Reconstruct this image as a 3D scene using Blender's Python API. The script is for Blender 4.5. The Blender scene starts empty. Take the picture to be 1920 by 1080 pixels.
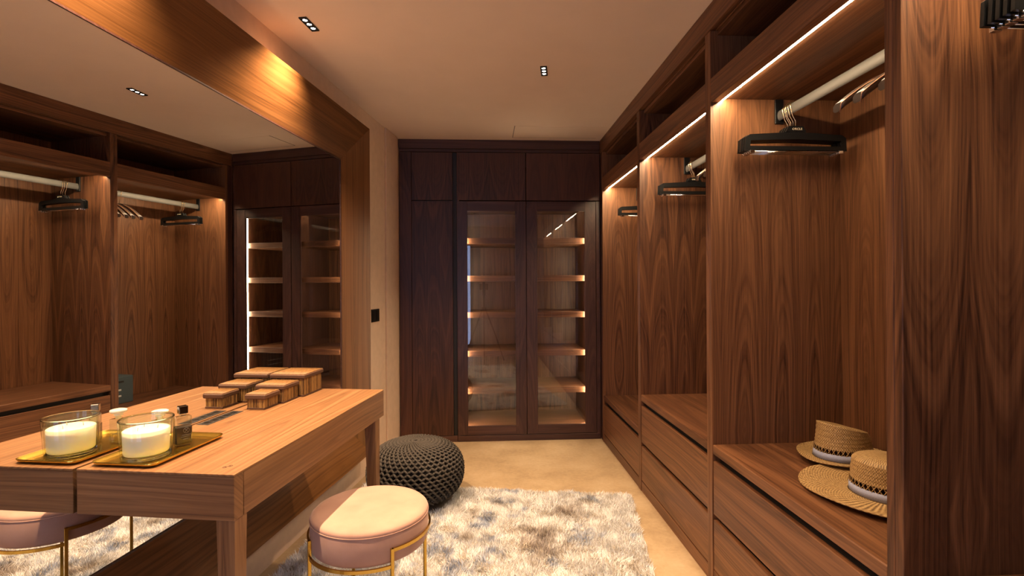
import bpy, bmesh, math, random
import numpy as np
from mathutils import Vector, Matrix
random.seed(4); rng = np.random.default_rng(4)
sc = bpy.context.scene
COL = sc.collection
# ------------------------------------------------------------------ camera
PHI = 0.16497; MIR = 1.34058; H = 2.43; D = 4.1044; XR = 0.9507; XB = 1.525; EYE = 1.26
F_PX, PSI, ROLL, Y0 = 953.2, 0.0554, -0.0055, 534.3
cam = bpy.data.cameras.new('camera'); camo = bpy.data.objects.new('camera', cam); COL.objects.link(camo)
c_, s_ = math.cos(PSI), math.sin(PSI); cr, sr = math.cos(ROLL), math.sin(ROLL)
R_ = Vector((c_, -s_, 0)); Dn = Vector((0, 0, -1)); Fw = Vector((s_, c_, 0))
xc = cr*R_ - sr*Dn; up = -(sr*R_ + cr*Dn); bk = -Fw
camo.matrix_world = Matrix(((xc.x, up.x, bk.x, 0), (xc.y, up.y, bk.y, 0), (xc.z, up.z, bk.z, EYE), (0, 0, 0, 1)))
cam.sensor_width = 36; cam.lens = F_PX/1920*36; cam.shift_y = -(540-Y0)/1920
cam.clip_start = 0.02
sc.camera = camo
# ------------------------------------------------------------------ world, exposure
w = bpy.data.worlds.new('world'); sc.world = w; w.use_nodes = True
w.node_tree.nodes['Background'].inputs[0].default_value = (0.45, 0.6, 1.0, 1)
w.node_tree.nodes['Background'].inputs[1].default_value = 5.0
sc.view_settings.view_transform = 'Standard'; sc.view_settings.look = 'None'
sc.view_settings.gamma = 1; sc.view_settings.use_curve_mapping = False
sc.view_settings.exposure = 0.0
sc.cycles.use_denoising = True
sc.cycles.max_bounces = 10; sc.cycles.glossy_bounces = 6; sc.cycles.transmission_bounces = 8; sc.cycles.transparent_max_bounces = 16
sc.cycles.sample_clamp_indirect = 6
LAMP_COL = (1.0, 0.67, 0.40)
LED_COL = (1.0, 0.66, 0.40)
def wp(s, w_, z=0.0):           # wall frame: s along the mirror wall, w_ out from the mirror plane
    n = Vector((math.cos(PHI), -math.sin(PHI), 0)); d = Vector((math.sin(PHI), math.cos(PHI), 0))
    return n*(w_-MIR) + d*s + Vector((0, 0, z))
# ceiling lamp units: (x, y, rotation, watts, visible)
UNITS = []
for s, wt in ((2.155, 235), (1.19, 250), (0.22, 8)): UNITS.append((*wp(s, 0.2).xy, -PHI, wt, True))
for s, wt in ((2.78, 95), (1.60, 110), (-0.1, 6)): UNITS.append((*wp(s, 1.217).xy, -PHI, wt, True))
# daylight from the glass door behind the camera
dl = bpy.data.lights.new('daylight', 'AREA'); dl.shape = 'RECTANGLE'; dl.size = 1.25; dl.size_y = 2.0
dl.energy = 150; dl.color = (0.62, 0.70, 1.0)
dlo = bpy.data.objects.new('daylight', dl); COL.objects.link(dlo)
dlo.location = (-0.88, -2.16, 1.07); dlo.rotation_euler = (math.radians(90), 0, 0)   # faces +Y after flip below
dlo.rotation_euler = (math.radians(-90), 0, math.radians(180)); dlo.rotation_euler = (math.radians(90), 0, math.radians(0)); dlo.rotation_euler = (math.radians(90), 0, math.radians(180))

# ------------------------------------------------------------------ helpers
def tag(o, label=None, cat=None, group=None, kind=None):
    if label: o['label'] = label
    if cat: o['category'] = cat
    if group: o['group'] = group
    if kind: o['kind'] = kind
    return o
def empty(name, loc=(0, 0, 0), rz=0.0, label=None, cat=None, group=None):
    o = bpy.data.objects.new(name, None); COL.objects.link(o); o.empty_display_size = 0.05
    o.location = loc; o.rotation_euler = (0, 0, rz)
    return tag(o, label, cat, group)
def obj(name, bm, m, parent=None, smooth=False, loc=None, rz=0.0):
    me = bpy.data.meshes.new(name)
    bmesh.ops.recalc_face_normals(bm, faces=bm.faces)
    bm.to_mesh(me); bm.free()
    if smooth:
        for p in me.polygons: p.use_smooth = True
    for mm in (m if isinstance(m, (list, tuple)) else [m]): me.materials.append(mm)
    o = bpy.data.objects.new(name, me); COL.objects.link(o)
    if parent: o.parent = parent
    if loc: o.location = loc
    if rz: o.rotation_euler = (0, 0, rz)
    return o
def smooth_by_angle(o, deg=35):
    me = o.data
    for p in me.polygons: p.use_smooth = True
    b = bmesh.new(); b.from_mesh(me)
    for e in b.edges:
        if len(e.link_faces) == 2 and e.calc_face_angle(0) > math.radians(deg): e.smooth = False
    b.to_mesh(me); b.free()
    return o
def B(): return bmesh.new()
def bx(bm, x0, x1, y0, y1, z0, z1, bev=0.0012, mi=0):
    vs = [bm.verts.new(p) for p in ((x0,y0,z0),(x1,y0,z0),(x1,y1,z0),(x0,y1,z0),(x0,y0,z1),(x1,y0,z1),(x1,y1,z1),(x0,y1,z1))]
    fs = [bm.faces.new([vs[i] for i in q]) for q in ((0,3,2,1),(4,5,6,7),(0,1,5,4),(1,2,6,5),(2,3,7,6),(3,0,4,7))]
    for f in fs: f.material_index = mi
    if bev > 0:
        es = list({e for f in fs for e in f.edges})
        bmesh.ops.bevel(bm, geom=es, offset=bev, segments=1, affect='EDGES', profile=0.5)
    return bm
def box(name, m, parent, x0, x1, y0, y1, z0, z1, bev=0.0012):
    return obj(name, bx(B(), x0, x1, y0, y1, z0, z1, bev), m, parent)
def tube(bm, pts, r, n=8, cap=True, closed=False, mi=0, flat=None):
    pts = [Vector(p) for p in pts]; rings = []
    N = len(pts)
    rr = r if isinstance(r, (list, tuple)) else [r]*N
    prev = None
    for i, p in enumerate(pts):
        if closed: t = pts[(i+1) % N]-pts[i-1]
        else: t = pts[min(i+1, N-1)]-pts[max(i-1, 0)]
        t.normalize()
        if prev is None:
            a = Vector((0, 0, 1)) if abs(t.z) < 0.9 else Vector((1, 0, 0))
        else: a = prev
        u = (a - t*a.dot(t)).normalized(); v = t.cross(u); prev = u
        rings.append([bm.verts.new(p + (u*math.cos(2*math.pi*k/n) + v*math.sin(2*math.pi*k/n))*rr[i]) for k in range(n)])
    for i in range(N if closed else N-1):
        a, b = rings[i], rings[(i+1) % N]
        for k in range(n):
            f = bm.faces.new((a[k], a[(k+1) % n], b[(k+1) % n], b[k])); f.material_index = mi; f.smooth = True
    if cap and not closed:
        for q in (rings[0][::-1], rings[-1]):
            f = bm.faces.new(q); f.material_index = mi
    return bm
def lathe(bm, prof, n=48, cx=0, cy=0, sx=1, sy=1, close=False, mi=0, fn=None):
    rings = []
    for j, (r, z) in enumerate(prof):
        ring = []
        for k in range(n):
            a = 2*math.pi*k/n
            p = [cx+r*sx*math.cos(a), cy+r*sy*math.sin(a), z]
            if fn: p = fn(p, a, j)
            ring.append(bm.verts.new(p))
        rings.append(ring)
    M = len(prof)
    for j in range(M if close else M-1):
        a, b = rings[j], rings[(j+1) % M]
        for k in range(n):
            f = bm.faces.new((a[k], a[(k+1) % n], b[(k+1) % n], b[k])); f.smooth = True; f.material_index = mi
    if not close:
        for q in (rings[0], rings[-1]):
            if (q[0].co-q[n//2].co).length > 1e-5:
                f = bm.faces.new(q); f.material_index = mi
    return bm
def prism(bm, poly, y0, y1, mi=0):      # poly in (x,z), extruded along y
    a = [bm.verts.new((x, y0, z)) for x, z in poly]; b = [bm.verts.new((x, y1, z)) for x, z in poly]
    n = len(poly)
    bm.faces.new(a).material_index = mi; bm.faces.new(b[::-1]).material_index = mi
    for i in range(n): bm.faces.new((a[i], b[i], b[(i+1) % n], a[(i+1) % n])).material_index = mi
    return bm
def copy_tree(o, parent=None):
    c = o.copy(); COL.objects.link(c)
    if parent: c.parent = parent
    for ch in list(o.children): copy_tree(ch, c)
    return c
# ------------------------------------------------------------------ materials
class NT:
    def __init__(s, name):
        s.m = bpy.data.materials.new(name); s.m.use_nodes = True; s.t = s.m.node_tree
        s.p = s.t.nodes['Principled BSDF']; s.out = s.t.nodes['Material Output']
    def n(s, typ, **kw):
        nd = s.t.nodes.new(typ)
        for k, v in kw.items():
            if isinstance(k, str) and hasattr(nd, k): setattr(nd, k, v)
        return nd
    def l(s, a, b): s.t.links.new(a, b)
    def math(s, op, a, b=None, c=None):
        nd = s.n('ShaderNodeMath', operation=op)
        for i, v in enumerate((a, b, c)):
            if v is None: continue
            if isinstance(v, (int, float)): nd.inputs[i].default_value = v
            else: s.l(v, nd.inputs[i])
        return nd.outputs[0]
    def vec(s, x, y, z):
        nd = s.n('ShaderNodeCombineXYZ')
        for i, v in enumerate((x, y, z)):
            if isinstance(v, (int, float)): nd.inputs[i].default_value = v
            else: s.l(v, nd.inputs[i])
        return nd.outputs[0]
    def noise(s, vec, scale=1.0, detail=2.0, rough=0.5):
        nd = s.n('ShaderNodeTexNoise'); s.l(vec, nd.inputs['Vector'])
        nd.inputs['Scale'].default_value = scale; nd.inputs['Detail'].default_value = detail; nd.inputs['Roughness'].default_value = rough
        return nd.outputs['Fac']
    def ramp(s, fac, stops):
        nd = s.n('ShaderNodeValToRGB'); s.l(fac, nd.inputs[0]); r = nd.color_ramp
        while len(r.elements) < len(stops): r.elements.new(0.5)
        for e, (p, c) in zip(r.elements, stops): e.position = p; e.color = (*c, 1)
        return nd.outputs[0]
    def bump(s, h, strength=0.2, dist=0.001):
        nd = s.n('ShaderNodeBump'); nd.inputs['Strength'].default_value = strength; nd.inputs['Distance'].default_value = dist
        s.l(h, nd.inputs['Height']); s.l(nd.outputs[0], s.p.inputs['Normal'])
def plain(name, col, rough=0.5, metal=0.0, spec=None, **kw):
    t = NT(name); t.p.inputs['Base Color'].default_value = (*col, 1); t.p.inputs['Roughness'].default_value = rough
    t.p.inputs['Metallic'].default_value = metal
    if spec is not None: t.p.inputs['Specular IOR Level'].default_value = spec
    for k, v in kw.items(): t.p.inputs[k.replace('_', ' ')].default_value = v
    return t.m
def emit(name, col, strength):
    t = NT(name); e = t.n('ShaderNodeEmission'); e.inputs[0].default_value = (*col, 1); e.inputs[1].default_value = strength
    t.l(e.outputs[0], t.out.inputs[0]); return t.m
def wood(name, axis, stops, rough=0.42, W=0.17, cath=1.0, freq=1.0):
    t = NT(name); tc = t.n('ShaderNodeTexCoord'); sp = t.n('ShaderNodeSeparateXYZ'); t.l(tc.outputs['Object'], sp.inputs[0])
    oi = t.n('ShaderNodeObjectInfo'); rnd = oi.outputs['Random']
    ax = {'x': 0, 'y': 1, 'z': 2}[axis]; oth = [i for i in range(3) if i != ax]
    u = t.math('ADD', sp.outputs[oth[0]], sp.outputs[oth[1]])
    u = t.math('ADD', u, t.math('MULTIPLY', rnd, 3.7)); v = t.math('ADD', sp.outputs[ax], t.math('MULTIPLY', rnd, 11.0))
    u = t.math('ADD', u, t.math('MULTIPLY', t.math('SUBTRACT', t.noise(t.vec(t.math('MULTIPLY', u, 4), t.math('MULTIPLY', v, 1.3), 0), 1, 1), 0.5), 0.030))
    leaf = t.math('PINGPONG', t.math('ADD', u, t.math('MULTIPLY', t.noise(t.vec(t.math('MULTIPLY', u, 1.6), 0.0, 5.0), 1, 1), 0.35)), W)
    xx = t.math('SUBTRACT', leaf, W*0.55)
    hgt = t.math('MULTIPLY', t.math('ADD', t.math('PINGPONG', v, 1.9), t.math('MULTIPLY', t.noise(t.vec(0.3, t.math('MULTIPLY', v, 2.2), 0), 1, 1), 0.5)), 0.065*cath)
    r = t.math('SQRT', t.math('ADD', t.math('MULTIPLY', xx, xx), t.math('MULTIPLY', hgt, hgt)))
    r = t.math('ADD', r, t.math('MULTIPLY', t.noise(t.vec(t.math('MULTIPLY', u, 30), t.math('MULTIPLY', v, 4), 0), 1, 2), 0.006))
    b1 = t.noise(t.vec(t.math('MULTIPLY', r, 150*freq), t.math('MULTIPLY', v, 0.25), 0), 1, 2, 0.6)
    b2 = t.noise(t.vec(t.math('MULTIPLY', r, 38*freq), t.math('MULTIPLY', v, 0.5), 7.0), 1, 1)
    fib = t.noise(t.vec(t.math('MULTIPLY', u, 620), t.math('MULTIPLY', v, 9), 0), 1, 2)
    st = t.noise(t.vec(t.math('MULTIPLY', u, 130), t.math('MULTIPLY', v, 0.7), 3.0), 1, 3, 0.6)
    f = t.math('ADD', t.math('MULTIPLY', b1, 0.36), t.math('MULTIPLY', b2, 0.26))
    f = t.math('ADD', f, t.math('MULTIPLY', st, 0.36)); f = t.math('ADD', f, t.math('MULTIPLY', fib, 0.12))
    f = t.math('ADD', f, t.math('MULTIPLY', t.math('SUBTRACT', rnd, 0.5), 0.05))
    col = t.ramp(f, stops); t.l(col, t.p.inputs['Base Color'])
    t.p.inputs['Roughness'].default_value = rough
    t.p.inputs['Specular IOR Level'].default_value = 0.4
    t.bump(t.math('ADD', fib, t.math('MULTIPLY', b1, 0.5)), 0.12, 0.0006)
    return t.m
WAL = [(0.39, (0.022, 0.0075, 0.0042)), (0.46, (0.062, 0.0235, 0.0110)), (0.55, (0.122, 0.050, 0.0220)), (0.66, (0.200, 0.087, 0.038))]
DRK = [(0.38, (0.016, 0.0065, 0.0055)), (0.48, (0.040, 0.0165, 0.013)), (0.58, (0.062, 0.027, 0.020)), (0.68, (0.088, 0.040, 0.029))]
TAB = [(0.39, (0.085, 0.036, 0.016)), (0.46, (0.150, 0.069, 0.029)), (0.55, (0.220, 0.108, 0.046)), (0.66, (0.30, 0.155, 0.070))]
Wz = wood('walnut_upright', 'z', WAL); Wy = wood('walnut_along', 'y', WAL, cath=0.6); Wx = wood('walnut_across', 'x', WAL, cath=0.5)
CUP = [(0.39, (0.014, 0.0045, 0.0026)), (0.47, (0.036, 0.0125, 0.0065)), (0.56, (0.062, 0.022, 0.0115)), (0.66, (0.088, 0.033, 0.017))]
Uz = wood('cupboard_walnut_upright', 'z', CUP, rough=0.5, W=0.15)
Kz = wood('dark_walnut_upright', 'z', DRK, W=0.13); Kx = wood('dark_walnut_across', 'x', DRK, cath=0.4); Ky = wood('dark_walnut_along', 'y', DRK, cath=0.4)
Ty = wood('table_walnut_along', 'y', TAB, rough=0.38, cath=0.5, freq=0.8); Tx = wood('table_walnut_across', 'x', TAB, rough=0.4, cath=0.35, freq=0.8); Tz = wood('table_walnut_upright', 'z', TAB, rough=0.4)
black = plain('black_recess', (0.012, 0.009, 0.008), 0.6)
blackp = plain('black_satin_plastic', (0.006, 0.006, 0.0065), 0.36, 0.0, 0.3)
gold = plain('brushed_gold', (0.62, 0.40, 0.09), 0.25, 1.0)
goldp = plain('polished_gold', (0.78, 0.53, 0.10), 0.22, 1.0)
steel = plain('brushed_aluminium', (0.105, 0.098, 0.093), 0.6, 0.15)
chrome = plain('chrome', (0.8, 0.8, 0.8), 0.12, 1.0)
brass_hook = plain('pale_brass', (0.75, 0.58, 0.34), 0.25, 1.0)
def wallmat(name, col, sc_=18, amt=0.05):
    t = NT(name); tc = t.n('ShaderNodeTexCoord')
    n = t.noise(tc.outputs['Object'], sc_, 4, 0.6)
    k = lambda m: tuple(c*m for c in col)
    t.l(t.ramp(n, [(0.3, k(1-amt)), (0.7, k(1+amt))]), t.p.inputs['Base Color']); t.p.inputs['Roughness'].default_value = 0.75
    t.p.inputs['Specular IOR Level'].default_value = 0.25
    t.bump(t.noise(tc.outputs['Object'], 260, 3), 0.08, 0.0005); return t.m
paint = wallmat('warm_plaster_paint', (0.74, 0.58, 0.46)); cpaint = wallmat('ceiling_paint', (0.74, 0.61, 0.50), 5, 0.02)
t = NT('polished_beige_stone'); tc = t.n('ShaderNodeTexCoord')
nz = t.noise(tc.outputs['Object'], 3.2, 6, 0.62); nf = t.noise(tc.outputs['Object'], 45, 3, 0.6)
mx = t.math('ADD', t.math('MULTIPLY', nz, 0.75), t.math('MULTIPLY', nf, 0.25))
t.l(t.ramp(mx, [(0.32, (0.33, 0.23, 0.135)), (0.5, (0.46, 0.335, 0.20)), (0.68, (0.56, 0.43, 0.28))]), t.p.inputs['Base Color'])
t.p.inputs['Roughness'].default_value = 0.42; t.bump(nf, 0.06, 0.0006); stone = t.m
t = NT('mirror_silver'); t.p.inputs['Base Color'].default_value = (0.88, 0.89, 0.88, 1); t.p.inputs['Metallic'].default_value = 1; t.p.inputs['Roughness'].default_value = 0.0; mirror = t.m
def clear(name, tint=(1, 1, 1), ior=1.5, rough=0.0, boost=1.0):      # thin pane: clear with a Fresnel reflection
    t = NT(name); tr = t.n('ShaderNodeBsdfTransparent'); tr.inputs[0].default_value = (*tint, 1)
    gl = t.n('ShaderNodeBsdfGlossy'); gl.inputs['Roughness'].default_value = rough; lw = t.n('ShaderNodeLayerWeight'); lw.inputs[0].default_value = 0.5; r0 = ((ior-1)/(ior+1))**2; fz = t.math('ADD', t.math('MULTIPLY', t.math('POWER', lw.outputs['Facing'], 5.0), 1-r0), r0)
    mx = t.n('ShaderNodeMixShader'); f = t.math('MULTIPLY', fz, boost)
    t.l(f, mx.inputs[0]); t.l(tr.outputs[0], mx.inputs[1]); t.l(gl.outputs[0], mx.inputs[2]); t.l(mx.outputs[0], t.out.inputs[0]); return t.m
pane_m = clear('cabinet_glass', (0.93, 0.93, 0.95), 1.65); jar_m = clear('jar_glass', (0.93, 0.98, 0.96), 1.5); bot_m = clear('bottle_glass', (0.90, 0.93, 0.90), 1.6, 0.0, 1.8)
led_m = emit('warm_led_strip', (1.0, 0.76, 0.46), 150.0)
cabled_m = emit('cabinet_led_strip', (1.0, 0.76, 0.46), 110.0)
lampled_m = emit('downlight_led', (1.0, 0.90, 0.78), 25.0)
# ------------------------------------------------------------------ room shell
def struct(name, bm, m, **kw):
    o = obj(name, bm, m, None, **kw); o['kind'] = 'structure'; return o
BK = -2.0
def xw(y): return (-MIR + math.sin(PHI)*y)/math.cos(PHI)      # x of the mirror wall at y
struct('floor', bx(B(), -2.6, 1.75, BK-0.4, 4.8, -0.1, 0, 0), stone)
struct('ceiling', bx(B(), -2.6, 1.75, BK-0.4, 4.8, H, H+0.1, 0), cpaint)
struct('wall_left', bx(B(), -0.12, 0, -3.0, 4.6, -0.02, H, 0), paint, loc=wp(0, -0.004), rz=-PHI)
struct('wall_right', bx(B(), XB+0.04, XB+0.14, BK-0.1, 4.8, -0.02, H, 0), paint)
struct('wall_far', bx(B(), -1.2, 1.7, 4.66, 4.76, -0.02, H, 0), paint)
b = B(); bx(b, -2.6, -1.55, BK-0.12, BK, 0, H, 0); bx(b, -0.22, 1.7, BK-0.12, BK, 0, H, 0); bx(b, -1.55, -0.22, BK-0.12, BK, 2.12, H, 0)
struct('wall_back', b, paint)
wn = struct('window_1', B(), plain('grey_frame_paint', (0.25, 0.26, 0.28), 0.5))
b = bmesh.new()
for x0, x1, z0, z1 in ((-1.55, -1.50, 0, 2.12), (-0.27, -0.22, 0, 2.12), (-1.5, -0.27, 0, 0.06), (-1.5, -0.27, 2.06, 2.12), (-0.91, -0.86, 0.06, 2.06)):
    bx(b, x0, x1, BK-0.1, BK-0.04, z0, z1)
b.to_mesh(wn.data); b.free()
box('pane', pane_m, wn, -1.5, -0.91, BK-0.075, BK-0.069, 0.06, 2.06, 0); box('pane', pane_m, wn, -0.86, -0.27, BK-0.075, BK-0.069, 0.06, 2.06, 0)
# slightly proud plaster jamb next to the far cabinet, and the ceiling hatch
struct('trim_1', bx(B(), 0, 0.012, 3.64, 3.885, 0, H-0.001, 0.002), paint, loc=wp(0, -0.004), rz=-PHI)
hb = B()
bx(hb, 0.236, 0.9, 3.735, 4.02, H-0.0015, H+0.004, 0.0004)
hatch = obj('ceiling_hatch', hb, cpaint); tag(hatch, 'flush painted access hatch in the ceiling before the far cabinets', 'hatch')
gb = B(); bx(gb, 0.232, 0.2365, 3.73, 4.02, H-0.0012, H+0.003, 0); bx(gb, 0.232, 0.9, 4.02, 4.0245, H-0.0012, H+0.003, 0); obj('shadow_gap', gb, black, hatch)

# ------------------------------------------------------------------ ceiling lamps
def downlight(x, y, rz, watts, label):
    L = empty('ceiling_downlight', (x, y, H), rz, label, 'ceiling light', 'three-lamp downlights')
    b = B(); hw, hl = 0.018, 0.059
    bx(b, -hw, -hw+0.003, -hl, hl, -0.006, 0.0, 0.0005); bx(b, hw-0.003, hw, -hl, hl, -0.006, 0.0, 0.0005)
    bx(b, -hw, hw, -hl, -hl+0.003, -0.006, 0.0, 0.0005); bx(b, -hw, hw, hl-0.003, hl, -0.006, 0.0, 0.0005)
    bx(b, -hw+.002, hw-.002, -hl+.002, hl-.002, -0.0015, 0.0, 0)
    obj('housing', b, black, L)
    for k in (-1, 0, 1):
        b = B(); lathe(b, [(0.0125, -0.0055), (0.0135, -0.0055), (0.0135, -0.0015), (0.0125, -0.0015)], 20, 0, k*0.036, close=True); rg = obj('reflector_ring', b, blackp, L)
        b = B(); lathe(b, [(0.0095, -0.003), (0.0095, -0.0016)], 16, 0, k*0.036); obj('lamp', b, lampled_m, rg)
    sp = bpy.data.lights.new('downlight_beam', 'SPOT'); sp.energy = watts; sp.color = LAMP_COL; sp.spot_size = math.radians(116); sp.spot_blend = 1.0; sp.shadow_soft_size = 0.012
    so = bpy.data.objects.new('downlight_beam', sp); COL.objects.link(so); so.location = (x, y, H-0.02)
ul = ['slim black three-lamp downlight in the ceiling above the far end of the dressing table', 'slim black three-lamp downlight above the near end of the dressing table', 'slim black three-lamp downlight by the mirror behind the camera',
      'slim black three-lamp downlight in the middle of the ceiling above the rug', 'slim black three-lamp downlight over the near end of the rug', 'slim black three-lamp downlight over the aisle behind the camera']
for (x, y, rz, wt, _), lb in zip(UNITS, ul): downlight(x, y, rz, wt, lb)

# ------------------------------------------------------------------ right-hand wardrobe run
SH0, SH1 = 2.03, 2.118
def wardrobe(y0, y1, ledge, drawers, label):
    """open wardrobe unit between y0 (near) and y1 (far)"""
    U = empty('open_wardrobe', (XR, y0, 0), 0, label, 'wardrobe')
    Lw = y1-y0; dp = XB-XR; T = 0.0245
    P = lambda n, m, *a, **k: box(n, m, U, *a, **k)
    P('side_panel', Wz, 0, dp, 0.0003, T, 0, 2.32); P('side_panel', Wz, 0, dp, Lw-T, Lw-0.0003, 0, 2.32)
    P('back_panel', Wz, dp-0.012, dp, T, Lw-T, 0.06, 2.32)
    P('top_panel', Wy, 0.03, dp-0.012, T, Lw-T, 2.30, 2.318)
    b = B(); bx(b, 0.001, dp-0.012, T, Lw-T, SH0+0.004, SH1); bx(b, 0.001, 0.034, T, Lw-T, SH0-0.012, SH0+0.004, 0.001)
    sh = obj('upper_shelf', b, Wy, U)
    ls = box('led_strip', led_m, sh, 0.035, 0.057, T+0.005, Lw-T-0.005, SH0-0.001, SH0+0.004, 0)
    P('ledge', Wy, 0.002, dp-0.012, T, Lw-T, ledge-0.04, ledge, bev=0.003)
    P('plinth', Wy, 0.003, 0.02, T, Lw-T, 0, 0.062)
    P('recess_panel', black, 0.035, 0.05, T, Lw-T, 0.05, ledge-0.04, bev=0)
    for z0, z1 in drawers:
        b = B(); bx(b, 0.003, 0.022, T+0.003, Lw-T-0.003, z0, z1, 0.0015); d = obj('drawer_front', b, Wy, U)
    rl = B(); n = 16
    za, zb = 1.9435, 1.9855
    prof = [(0.294+0.010*math.cos(a), (za+zb)/2+(zb-za)/2*math.sin(a)) for a in [2*math.pi*k/n for k in range(n)]]
    prism(rl, prof, T+0.002, Lw-T-0.002); o = obj('hanging_rail', rl, steel, U); smooth_by_angle(o)
    for yy in (T, Lw-T-0.008):
        b = B(); bx(b, 0.276, 0.312, yy, yy+0.008, za-0.012, SH0+0.003, 0.001); obj('rail_bracket', b, blackp, U)
    return U
CC = empty('closed_cupboard', (XR, BK+0.002, 0), 0, 'closed walnut cupboard along the right wall behind the camera, dimly reflected in the glass', 'cupboard')
for k_ in range(4):
    y0 = 0.002+k_*0.538
    for z0, z1 in ((0.07, 0.40), (0.403, 0.75), (0.753, 2.31)): box('door_panel', Wz, CC, 0.0, 0.02, y0, y0+0.535, z0, z1)
box('carcass', Kz, CC, 0.0205, XB-XR, 0.001, 2.154, 0, 2.318, 0); box('plinth', Wy, CC, 0.004, 0.02, 0.001, 2.154, 0, 0.066)
DR2 = [(0.068, 0.275), (0.298, 0.520)]; DR1 = [(0.068, 0.300)]
YS = [4.045, 3.075, 2.1025, 1.130, 0.1575, -0.815, -1.79]
wl = ['open walnut wardrobe bay farthest along the right wall, with low ledge', 'open walnut wardrobe bay second from the far cabinets, empty ledge over two drawers',
      'open walnut wardrobe bay holding the two straw hats on its ledge', 'nearest open walnut wardrobe bay at the right edge, with its lit side panel']
for i in range(4):
    wardrobe(YS[i+1], YS[i], 0.372 if i == 0 else 0.588, DR1 if i == 0 else DR2, wl[i])
cn = empty('wardrobe_cornice', (XR, 0, 0), 0, 'long walnut cornice board along the ceiling above the right wardrobes', 'cornice')
box('face_board', Wy, cn, -0.002, 0.024, BK+0.002, D-0.012, 2.322, H-0.001); box('top_board', Wy, cn, 0.025, XB-XR, BK+0.002, 4.045, 2.3215, 2.335)
f = box('corner_filler', Kz, None, XR+0.003, XR+0.026, 4.0465, D-0.001, 0, 2.32)
tag(f, 'narrow dark upright filler board in the corner between wardrobes and glass cabinet', 'filler board')

# ------------------------------------------------------------------ far cabinets
G = empty('glass_cabinet', (0, D, 0), 0, 'dark walnut display cabinet on the far wall with two glazed doors over lit shelves', 'cabinet')
g = lambda n, m, *a, **k: box(n, m, G, *a, **k)
GX0, GX1 = -0.214, XR-0.002
g('side_panel', Kz, GX0, GX0+0.02, 0.001, 0.52, 0.0, 2.33); g('side_panel', Kz, GX1+0.0, GX1+0.02, 0.03, 0.52, 0.0, 2.33)
g('centre_panel', Kz, 0.332, 0.356, 0.026, 0.505, 0.10, 1.93)
g('back_panel', Wz, GX0+0.02, GX1, 0.505, 0.52, 0.05, 2.33)
g('floor_panel', Wx, GX0+0.02, GX1, 0.026, 0.505, 0.10, 0.122); g('top_panel', Wx, GX0+0.02, GX1, 0.026, 0.505, 1.90, 1.925)
b = B(); bx(b, GX0, GX1, 0.0, 0.02, 0, 0.048); obj('bottom_rail', b, Kx, G)
g('end_stile', Kz, 0.917, GX1, 0.0, 0.02, 0.0485, 1.938)
for z in (0.42, 0.724, 1.038, 1.336, 1.643):
    for x0, x1 in ((-0.1445, 0.332), (0.356, 0.8355)):
        g('shelf', Wx, x0, x1, 0.045, 0.505, z-0.046, z)
g('inner_side', Wz, 0.836, 0.856, 0.026, 0.505, 0.122, 1.90); g('inner_side', Wz, -0.165, -0.145, 0.026, 0.505, 0.122, 1.90)
for x in (-0.1445, 0.8295): g('led_strip', cabled_m, x, x+0.006, 0.027, 0.040, 0.13, 1.89, bev=0)
def gdoor(x0, x1, gx0, gx1, hx):
    b = B()
    bx(b, x0, gx0, 0, 0.022, 0.052, 1.936); bx(b, gx1, x1, 0, 0.022, 0.052, 1.936); dfr = obj('glass_door', b, Kz, G)
    for z0, z1 in ((1.857, 1.936), (0.052, 0.125)): box('rail', Kx, dfr, gx0, gx1, 0.0006, 0.0214, z0, z1)
    box('pane', pane_m, dfr, gx0-0.004, gx1+0.004, 0.009, 0.013, 0.121, 1.861, 0)
gdoor(GX0+0.004, 0.342, -0.131, 0.256, 0.3); gdoor(0.347, 0.914, 0.434, 0.823, 0.4)
g('upper_door', Uz, GX0+0.004, 0.342, 0, 0.02, 1.944, 2.328); g('upper_door', Uz, 0.347, GX1, 0, 0.02, 1.944, 2.328)
C2 = empty('tall_cupboard', (0, D, 0), 0, 'closed dark walnut cupboard with a tall door left of the glass cabinet', 'cupboard')
k = lambda n, m, *a, **kk: box(n, m, C2, *a, **kk)
k('filler_panel', Uz, -0.672, -0.576, 0.004, 0.024, 0, 2.33); k('tall_door', Uz, -0.573, -0.248, 0.0, 0.02, 0.052, 1.936); k('upper_door', Uz, -0.573, -0.248, 0, 0.02, 1.944, 2.328)
k('plinth', Kx, -0.573, -0.216, 0.002, 0.02, 0, 0.048); k('carcass', black, -0.57, -0.216, 0.024, 0.52, 0.0, 2.33, bev=0)
cw = empty('cabinet_cornice', (0, D, 0), 0, 'dark walnut cornice board above the far cabinets under the ceiling', 'cornice')
box('face_board', Kx, cw, -0.674, XR-0.004, -0.008, 0.02, 2.358, H-0.001); box('shadow_board', Kx, cw, -0.672, XR-0.004, 0.004, 0.022, 2.333, 2.357)

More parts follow.
